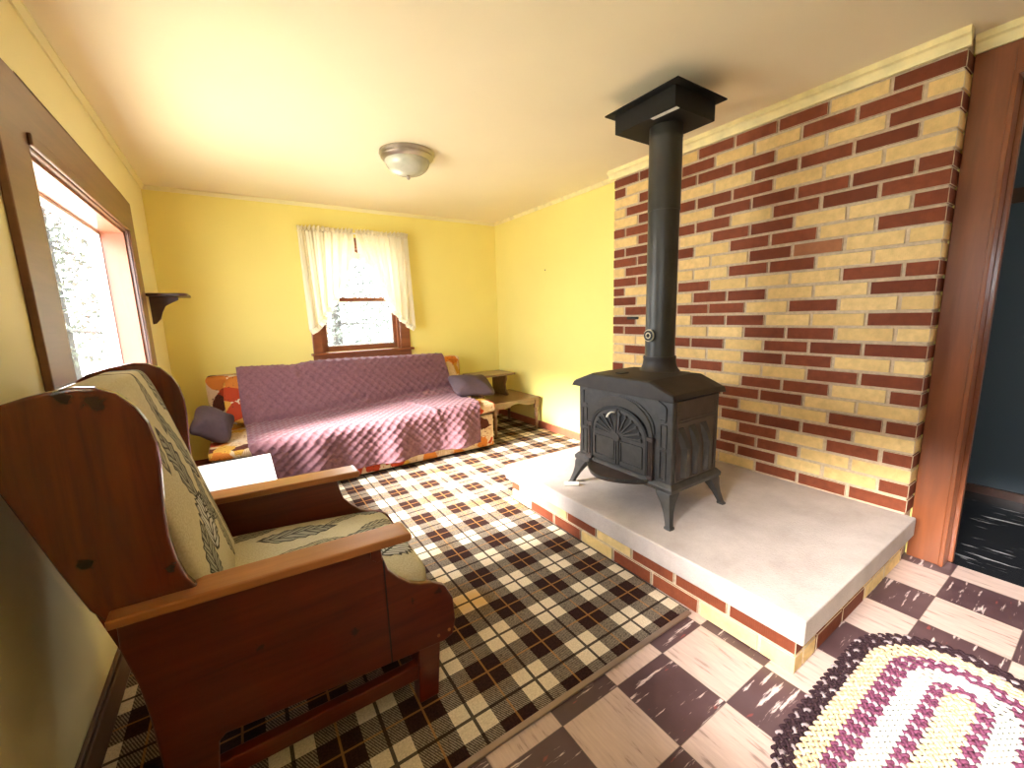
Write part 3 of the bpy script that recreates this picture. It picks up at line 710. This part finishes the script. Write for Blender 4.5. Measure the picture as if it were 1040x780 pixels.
# ------------------------------------------------------------------ ceiling light
cl = thing('ceiling_light', 'flush ceiling light with nickel ring and frosted glass bowl', 'ceiling light', (1.02, 2.68, H))
c = (1.02, 2.68, 0)
bm = BM(); lathe(bm, [(0, H), (.168, H), (.170, H-.012), (.160, H-.022), (.162, H-.03), (.150, H-.044), (.138, H-.05), (.130, H-.046), (0, H-.046)], c, 56); obj('ring', bm, 'nickel', cl, smooth=30)
bm = BM(); lathe(bm, [(.137, H-.047)] + [(.137*math.cos(a*PI/20)**.85, H-.047-.085*math.sin(a*PI/20)) for a in range(1, 10)] + [(0, H-.132)], c, 56); obj('glass_bowl', bm, 'frost', cl, smooth=50)
bm = BM(); lathe(bm, [(0, H-.128), (.012, H-.130), (.014, H-.136), (.007, H-.14), (.012, H-.147), (.008, H-.155), (0, H-.157)], c, 20); obj('finial', bm, 'nickel', cl, smooth=50)

# ------------------------------------------------------------------ wood stove
st = thing('wood_stove', 'black cast iron wood stove on the concrete hearth slab', 'wood stove', (1.70, 1.37, HZ))
FX, BXX, RY, LY, CY = 1.53, 1.88, 1.075, 1.665, 1.375
ZS0, ZS1, ZB = .379, .412, .795
bm = BM(); box(bm, FX, BXX, RY, LY, ZS1-.005, ZB); obj('firebox', bm, ['iron'], st, bev=.006)
# base skirt with moulded edge
bm = BM()
loft(bm, [[(FX-a, RY-a, z), (BXX+a, RY-a, z), (BXX+a, LY+a, z), (FX-a, LY+a, z)] for a, z in ((.004, ZS0), (.018, ZS0), (.020, ZS0+.018), (.012, ZS0+.028), (.004, ZS1+.004))]); obj('base_skirt', bm, 'iron', st, bev=.002)
# top: front profile low at the sides, sloped shoulders, flat middle; same slope towards the back
ov = .026
def top_ring(x, zadd, inset=0): return [(x, RY-ov+inset, .798+zadd), (x, RY-.02+inset, .822+zadd), (x, RY+.105+inset*.3, .872+zadd), (x, LY-.125-inset*.3, .872+zadd), (x, LY+.008-inset, .822+zadd), (x, LY+ov-inset, .798+zadd)]
bm = BM()
ra = [(x_, y_, z_) for x_, y_, z_ in top_ring(FX-.034, -.003)]
loft(bm, [ra, top_ring(FX-.02, .004), top_ring(FX+.10, .006), top_ring(BXX-.06, .006), top_ring(BXX+.012, -.002)])
o = obj('top_plate', bm, 'iron_top', st, bev=.004)
# flue collar with flared foot, and its rear boss
PX, PY = 1.82, 1.372
bm = BM(); box(bm, BXX-.1, PX+.118, PY-.13, PY+.13, .74, .868); obj('flue_box', bm, 'iron_top', st, bev=.02)
bm = BM(); lathe(bm, [(0, .86), (.104, .862), (.102, .876), (.092, .886), (.084, .905), (.080, .935), (.082, .94), (.080, .952), (.0, .952)], (PX, PY, 0), 48); obj('flue_collar', bm, 'iron_top', st, smooth=35)
# arched relief on the front plate
def arch(cy, hw, zs_, zap, n=24): return [(cy+hw*math.cos(PI*i/n), zs_+(zap-zs_)*math.sin(PI*i/n)**.9) for i in range(n+1)]
def strip_x(bm, path, x, w, h): 
    for (a, b), (c_, d_) in zip(path, path[1:]): bar(bm, (x, a, b), (x, c_, d_), w, h, (1, 0, 0))
bm = BM()
strip_x(bm, arch(CY, .205, .63, .775), FX, .010, .014)
strip_x(bm, [(RY+.035, .70), (RY+.035, .762), (RY+.11, .805), (CY, .826), (LY-.11, .812), (LY-.035, .775), (LY-.035, .70)], FX, .008, .012)
strip_x(bm, [(RY+.035, .70), (RY+.062, .70)], FX, .008, .012); strip_x(bm, [(LY-.035, .70), (LY-.062, .70)], FX, .008, .012)
obj('front_arch', bm, 'iron', st)
bm = BM(); a_out = arch(CY, .205, .60, .775); a_in = arch(CY, .182, .60, .725)
loft(bm, [[(FX-.004, p[0], p[1]) for p in a_out], [(FX-.014, p[0], p[1]) for p in a_out], [(FX-.010, p[0], p[1]) for p in a_in], [(FX+.002, p[0], p[1]) for p in a_in]], cap=False, closed=False)
obj('arch_hood', bm, 'iron', st, smooth=30)
for y0 in (CY-.207, CY+.183):
    bm = BM(); box(bm, FX-.014, FX+.002, y0, y0+.024, .42, .60); box(bm, FX-.020, FX+.002, y0-.005, y0+.029, .595, .613); box(bm, FX-.018, FX+.002, y0-.004, y0+.028, .41, .43)
    for q in (.006, .013): box(bm, FX-.018, FX-.012, y0+q, y0+q+.004, .435, .59)
    obj('pilaster', bm, 'iron_side', st, bev=.0015)
for y0 in (RY+.03, LY-.06):
    for z0, z1 in ((.575, .68), (.43, .56)):
        bm = BM(); fr_ = [(y0, z0), (y0+.03, z0), (y0+.03, z1), (y0, z1), (y0, z0)]; strip_x(bm, fr_, FX, .005, .010); obj('corner_panel', bm, 'iron', st)
# doors
DZ0, DSP, DAP, DW = .43, .585, .712, .170
def half_arch(s, inset):
    n = 14; pts = [(CY+s*.004+s*inset*.4, DZ0+inset)]
    pts += [(CY+s*(DW-inset), DZ0+inset)]
    for i in range(n+1):
        a = PI/2*i/n; y = CY+s*max(.004+inset*.4, (DW-inset)*math.cos(a)); pts.append((y, DSP+(DAP-DSP-inset)*math.sin(a)))
    return pts
bm = BM(); fr_ = [(CY-DW-.008, DZ0-.006)] + [(CY-(DW+.008)*math.cos(PI*i/24), DSP+(DAP+.008-DSP)*math.sin(PI*i/24)) for i in range(25)] + [(CY+DW+.008, DZ0-.006)]
strip_x(bm, fr_, FX-.006, .012, .024); obj('door_frame', bm, 'iron_dark', st)
for s in (-1, 1):
    bm = BM(); prism(bm, half_arch(s, 0), 'x', FX-.016, FX-.001); dr = obj('door', bm, 'iron_side' if 0 else 'iron', st, bev=.0025)
    bm = BM(); hub = (CY+s*.006, .565)
    n = 16; path = [(CY+s*.014, .575)] + [(CY+s*max(.014, (DW-.018)*math.cos(PI/2*i/n)), .575+(DAP-.018-.575)*math.sin(PI/2*i/n)) for i in range(n+1)]
    prism(bm, path, 'x', FX-.0175, FX-.015); obj('fan_recess', bm, 'iron_dark', dr)
    for i in range(6):
        a = PI/2*(.06+i*.172); ry_, rz_ = DW-.020, DAP-.020-.575
        p0 = (FX-.020, hub[0]+s*.012*math.cos(a), .577+.010*math.sin(a)); p1 = (FX-.020, CY+s*max(.01, ry_*math.cos(a)), .577+rz_*math.sin(a))
        bm = BM(); bar(bm, p0, p1, .0085 if i % 2 else .006, .009, (1, 0, 0))
        for e in (.97,): 
            q = [p0[j]+(p1[j]-p0[j])*e for j in range(3)]; lathe(bm, [(0, -.007), (.008, -.006), (.008, .004), (0, .005)], q, 10, 'x')
        obj('fan_rib', bm, 'iron', dr)
    bm = BM(); pa = [(CY+s*.022, .45), (CY+s*(DW-.018), .45), (CY+s*(DW-.018), .553), (CY+s*.022, .553), (CY+s*.022, .45)]
    strip_x(bm, pa, FX-.017, .007, .009); obj('panel_frame', bm, 'iron', dr)
    bm = BM(); strip_x(bm, [(CY+s*.008, DZ0), (CY+s*.008, DAP-.004)], FX-.018, .010, .010); obj('meeting_bead', bm, 'iron', dr)
bm = BM(); lathe(bm, [(0, -.012), (.022, -.010), (.024, 0), (0, .002)], (FX-.018, CY, .572), 24, 'x'); obj('fan_hub', bm, 'iron', st, smooth=40)
bm = BM(); tube(bm, [(FX-.018, CY+.012, .695), (FX-.045, CY+.014, .70), (FX-.05, CY+.022, .694), (FX-.052, CY+.032, .682), (FX-.052, CY+.036, .672)], [.004, .004, .0055, .005, .006], 10); obj('door_handle', bm, 'ivory', st, smooth=60)
# ash lip
bm = BM(); n = 20; pts = [(FX+.01, CY+.20)] + [(FX+.005-.150*math.sin(PI*i/n)**.8, CY+.20-.40*i/n) for i in range(n+1)] + [(FX+.01, CY-.20)]
prism(bm, pts, 'z', .386, .400); obj('ash_lip', bm, 'iron_side', st, bev=.003)
bm = BM(); inner = [(p[0], p[1]) for p in pts[1:-1]]
for (a, b), (c_, d_) in zip(inner, inner[1:]): bar(bm, (a, b, .403), (c_, d_, .403), .010, .010)
obj('lip_rim', bm, 'iron', st)
# right and left side panels with bent heat fins
for s, yy in ((-1, RY), (1, LY)):
    bm = BM(); x0, x1 = FX+.03, BXX-.03
    def rect(z0, z1, ww): 
        for p, q in (((x0, z0), (x1, z0)), ((x1, z0), (x1, z1)), ((x1, z1), (x0, z1)), ((x0, z1), (x0, z0))): bar(bm, (p[0], yy, p[1]), (q[0], yy, q[1]), .010, ww, (0, 1, 0))
    rect(.70, .785, .010); rect(.425, .688, .010); o = obj('side_frame', bm, 'iron_side', st)
    bm = BM(); box(bm, x0, x1, min(yy, yy+s*.002), max(yy, yy+s*.002), .425, .785); obj('side_plate', bm, 'iron_side', st)
    for i in range(3):
        xx = x0+.062+i*.085
        bm = BM(); loft(bm, [[(xx-.030+dx_, yy, z), (xx-.014+dx_, yy+s*pr, z), (xx+.016+dx_*.8, yy+s*pr*.9, z), (xx+.026+dx_*.8, yy, z)] for dx_, pr, z in ((0, .020, .435), (0, .024, .572), (-.020, .018, .618), (-.046, .004, .670))]); obj('heat_fin', bm, 'iron', st, bev=.002)
# legs
def stove_leg(tx, ty, fx, fy, wx, wy):
    bm = BM(); rings = []
    for f, w_ in ((0, 1), (.12, .95), (.35, .62), (.6, .42), (.85, .33), (.93, .33), (.95, .42), (1, .42)):
        cx = tx+(fx-tx)*f**.9; cy = ty+(fy-ty)*f**.9; z = ZS0+.004+(HZ-ZS0-.004)*f
        rings.append([(cx+a*wx*w_/2, cy+b*wy*w_/2, z) for a, b in ((-1, -1), (0, -1.15), (1, -1), (1.15, 0), (1, 1), (0, 1.15), (-1, 1), (-1.15, 0))])
    loft(bm, rings); return bm
obj('leg', stove_leg(FX+.025, RY+.035, 1.497, 1.052, .075, .075), 'iron', st, smooth=35)
obj('leg', stove_leg(FX+.025, LY-.03, 1.505, 1.705, .075, .075), 'iron', st, smooth=35)
obj('leg', stove_leg(BXX-.02, RY+.03, 1.915, 1.055, .07, .07), 'iron', st, smooth=35)
obj('leg', stove_leg(BXX-.02, LY-.03, 1.915, 1.70, .07, .07), 'iron', st, smooth=35)
bm = BM(); box(bm, FX+.03, FX+.085, CY+.02, CY+.06, .878, .884); obj('damper_tab', bm, 'iron_dark', st, bev=.002)

# stove pipe
ZP = 2.128
pi_ = thing('stove_pipe', 'black stove pipe rising from the wood stove to the ceiling box', 'stove pipe', (PX, PY, .952))
bm = BM(); lathe(bm, [(.0, .952), (.0735, .952), (.0735, 1.695), (0, 1.695)], (PX, PY, 0), 48); obj('lower_section', bm, 'pipe', pi_, smooth=35)
bm = BM(); lathe(bm, [(.0, 1.66), (.0760, 1.66), (.077, 1.666), (.0760, 1.672), (.0760, 1.985), (.0775, 1.99), (.0760, 1.995), (.0760, ZP-.002), (.045, ZP), (.045, H), (0, H)], (PX, PY, 0), 48); obj('upper_section', bm, 'pipe', pi_, smooth=35)
cd = Vector((-1, .0, 0)).normalized(); kc = Vector((PX, PY, 1.060)) + cd*.073
bm = BM()
for r_, o_ in ((.028, .016), (.021, .019), (.013, .022)):
    u_ = Vector((-cd.y, cd.x, 0)); tube(bm, [kc+cd*o_ + u_*r_*math.cos(2*PI*i/24) + Vector((0, 0, r_*math.sin(2*PI*i/24))) for i in range(25)], .0032, 6)
obj('damper_coil', bm, 'brass', pi_, smooth=60)
bm = BM(); tube(bm, [kc-cd*.005, kc+cd*.03], .006, 8); obj('damper_rod', bm, 'iron_dark', pi_)
bm = BM(); tube(bm, [kc+cd*.021, kc+cd*.023], .026, 20); obj('damper_disc', bm, 'iron_dark', kcp := pi_)
# ceiling heat-shield box
cb = thing('ceiling_box', 'square black metal box with flange where the stove pipe meets the ceiling', 'ceiling box', (PX, PY, ZP))
def ring_plate(bm, x0, x1, y0, y1, z0, z1): box(bm, x0, x1, y0, y1, z0, z1)
x0, x1, y0, y1 = 1.632, 1.997, 1.180, 1.588
bm = BM(); box(bm, x0, x1, y0, y1, ZP-.003, ZP+.003); obj('flange', bm, 'matte_black', cb)
bm = BM(); box(bm, x0+.035, x1-.035, y0+.035, y1-.035, ZP-.088, ZP-.002); obj('box_body', bm, 'matte_black', cb, bev=.002)
bm = BM(); bar(bm, (x0+.05, y0+.165, ZP-.0895), (x0+.055, y0+.035, ZP-.0895), .022, .002); obj('label_plate', bm, 'sticker', cb)

# small things on the hearth and wall
bm = BM(); tube(bm, [(1.437, 1.690, HZ+.0125), (1.50, 1.640, HZ+.0125)], .0125, 14)
tag(obj('chalk_stick', bm, 'ivory', loc=(1.47, 1.665, HZ), smooth=40), 'short white cylinder lying on the hearth by the left stove foot', 'white stick')
bm = BM(); tube(bm, [(XB-.022, 2.125, 1.133), (XB-.022, 2.03, 1.133)], .010, 10); tube(bm, [(XB+.002, 2.08, 1.133), (XB-.022, 2.08, 1.133)], .006, 8)
tag(obj('wall_hook', bm, 'iron_dark', loc=(XB, 2.08, 1.133), smooth=40), 'small black iron peg on the brick wall left of the stove pipe', 'peg')
bm = BM(); lathe(bm, [(0, 0), (.005, 0), (.007, -.004), (0, -.006)], (XR, 3.27, 1.60), 10, 'x')
tag(obj('nail', bm, 'iron_dark', loc=(XR, 3.27, 1.60)), 'tiny dark nail in the bare yellow right wall', 'nail')

# ------------------------------------------------------------------ outdoors
struct(obj('ground', B((-40, 40, -6, 45, -.7, -.5)), 'ground'))
def tree(name, label, x, y, h, r, mat, n, seed, lean=0, low=.12):
    rr = random.Random(seed); t = thing(name, label, 'tree', (x, y, -.5), 'trees outside the windows')
    bm = BM(); tube(bm, [(x, y, -.5), (x+lean*.3, y, h*.4), (x+lean, y, h*.9)], [.13, .09, .03], 8)
    for i in range(14):
        a = rr.uniform(0, 6.28); z = h*rr.uniform(.2, .85); q = r*(1-z/h*.7)
        tube(bm, [(x, y, z), (x+q*math.cos(a), y+q*math.sin(a), z+rr.uniform(-.1, .3))], [.035, .008], 5)
    obj('trunk', bm, 'bark', t)
    bm = BM()
    for i in range(n):
        z = h*(low+(1-low)*rr.random()**1.15); q = r*(1-(z/h)**1.4)*math.sqrt(rr.random())*1.05+.05; a = rr.uniform(0, 6.28)
        c_ = Vector((x+q*math.cos(a), y+q*math.sin(a), z)); s = rr.uniform(.025, .065)
        u_ = Vector((rr.gauss(0, 1), rr.gauss(0, 1), rr.gauss(0, 1))).normalized(); v_ = u_.cross(Vector((rr.gauss(0, 1), rr.gauss(0, 1), rr.gauss(0, 1)))).normalized()
        bm.faces.new([bm.verts.new(c_+u_*s), bm.verts.new(c_+v_*s*.45), bm.verts.new(c_-u_*s), bm.verts.new(c_-v_*s*.45)])
    obj('foliage', bm, mat, t)
tree('leafy_tree', 'pale leafy tree outside the left picture window', -2.3, 9.5, 5.2, 1.3, 'leaf_green', 6000, 1)
tree('leafy_tree', 'farther leafy tree outside behind the one at the picture window', -4.6, 15.5, 7.0, 2.0, 'leaf_green', 6000, 2)
tree('conifer', 'grey-green conifer outside the back window, left of its middle', 1.9, 10.0, 4.2, 1.4, 'needle', 8000, 3, 0, .02)
tree('conifer', 'grey-green conifer outside the back window, right of its middle', 4.9, 13.5, 5.6, 1.9, 'needle', 8000, 4, 0, .02)

# ------------------------------------------------------------------ light
w = bpy.data.worlds.new('sky'); sc.world = w; w.use_nodes = True
bg = w.node_tree.nodes['Background']; bg.inputs[0].default_value = (.86, .93, 1.0, 1); bg.inputs[1].default_value = 3.4
def sun(name, d, st, ang, c):
    l = bpy.data.lights.new(name, 'SUN'); l.energy = st; l.angle = math.radians(ang); l.color = c
    o = bpy.data.objects.new(name, l); COL.objects.link(o); o.rotation_euler = Vector(d).to_track_quat('-Z', 'Y').to_euler(); return o
sun('hazy_sun', (1, .05, -.60), 13.0, 26, (1, .95, .90))
def portal(name, loc, rot, sx, sy):
    l = bpy.data.lights.new(name, 'AREA'); l.shape = 'RECTANGLE'; l.size = sx; l.size_y = sy; l.cycles.is_portal = True
    o = bpy.data.objects.new(name, l); COL.objects.link(o); o.location = loc; o.rotation_euler = rot
portal('left_window_portal', (XL-.16, (WY0+WY1)/2, (WZ0+WZ1)/2), (0, -PI/2, 0), WZ1-WZ0, WY1-WY0)
portal('side_window_portal', (XL-.16, (VY0+VY1)/2, 1.41), (0, -PI/2, 0), .38, VY1-VY0)
portal('back_window_portal', ((BX0+BX1)/2, YB+.16, (BZ0+BZ1)/2), (-PI/2, 0, 0), BX1-BX0, BZ1-BZ0)
portal('hall_window_portal', ((XR+XH)/2+.02, -2.13, 1.25), (PI/2, 0, 0), .64, .9)

# ------------------------------------------------------------------ camera
cam = bpy.data.cameras.new('camera'); co_ = bpy.data.objects.new('camera', cam); COL.objects.link(co_)
R = Matrix(((0.83352211, -0.55170099, -0.02944324), (-0.11550886, -0.12190318, -0.98579781), (0.5402764, 0.82508523, -0.16533535)))
rt, dn, fw = R[0], R[1], R[2]
m4 = Matrix.Identity(4)
for i in range(3): m4[i][0] = rt[i]; m4[i][1] = -dn[i]; m4[i][2] = -fw[i]
m4[2][3] = 1.1849
co_.matrix_world = m4
cam.sensor_width = 36; cam.lens = 420.86/1040*36; cam.clip_start = .02; cam.clip_end = 200
sc.camera = co_
sc.view_settings.view_transform = 'Standard'; sc.view_settings.look = 'None'; sc.view_settings.gamma = 1
sc.view_settings.use_curve_mapping = False; sc.view_settings.exposure = 2.42
sc.cycles.max_bounces = 12; sc.cycles.diffuse_bounces = 8; sc.cycles.transparent_max_bounces = 12
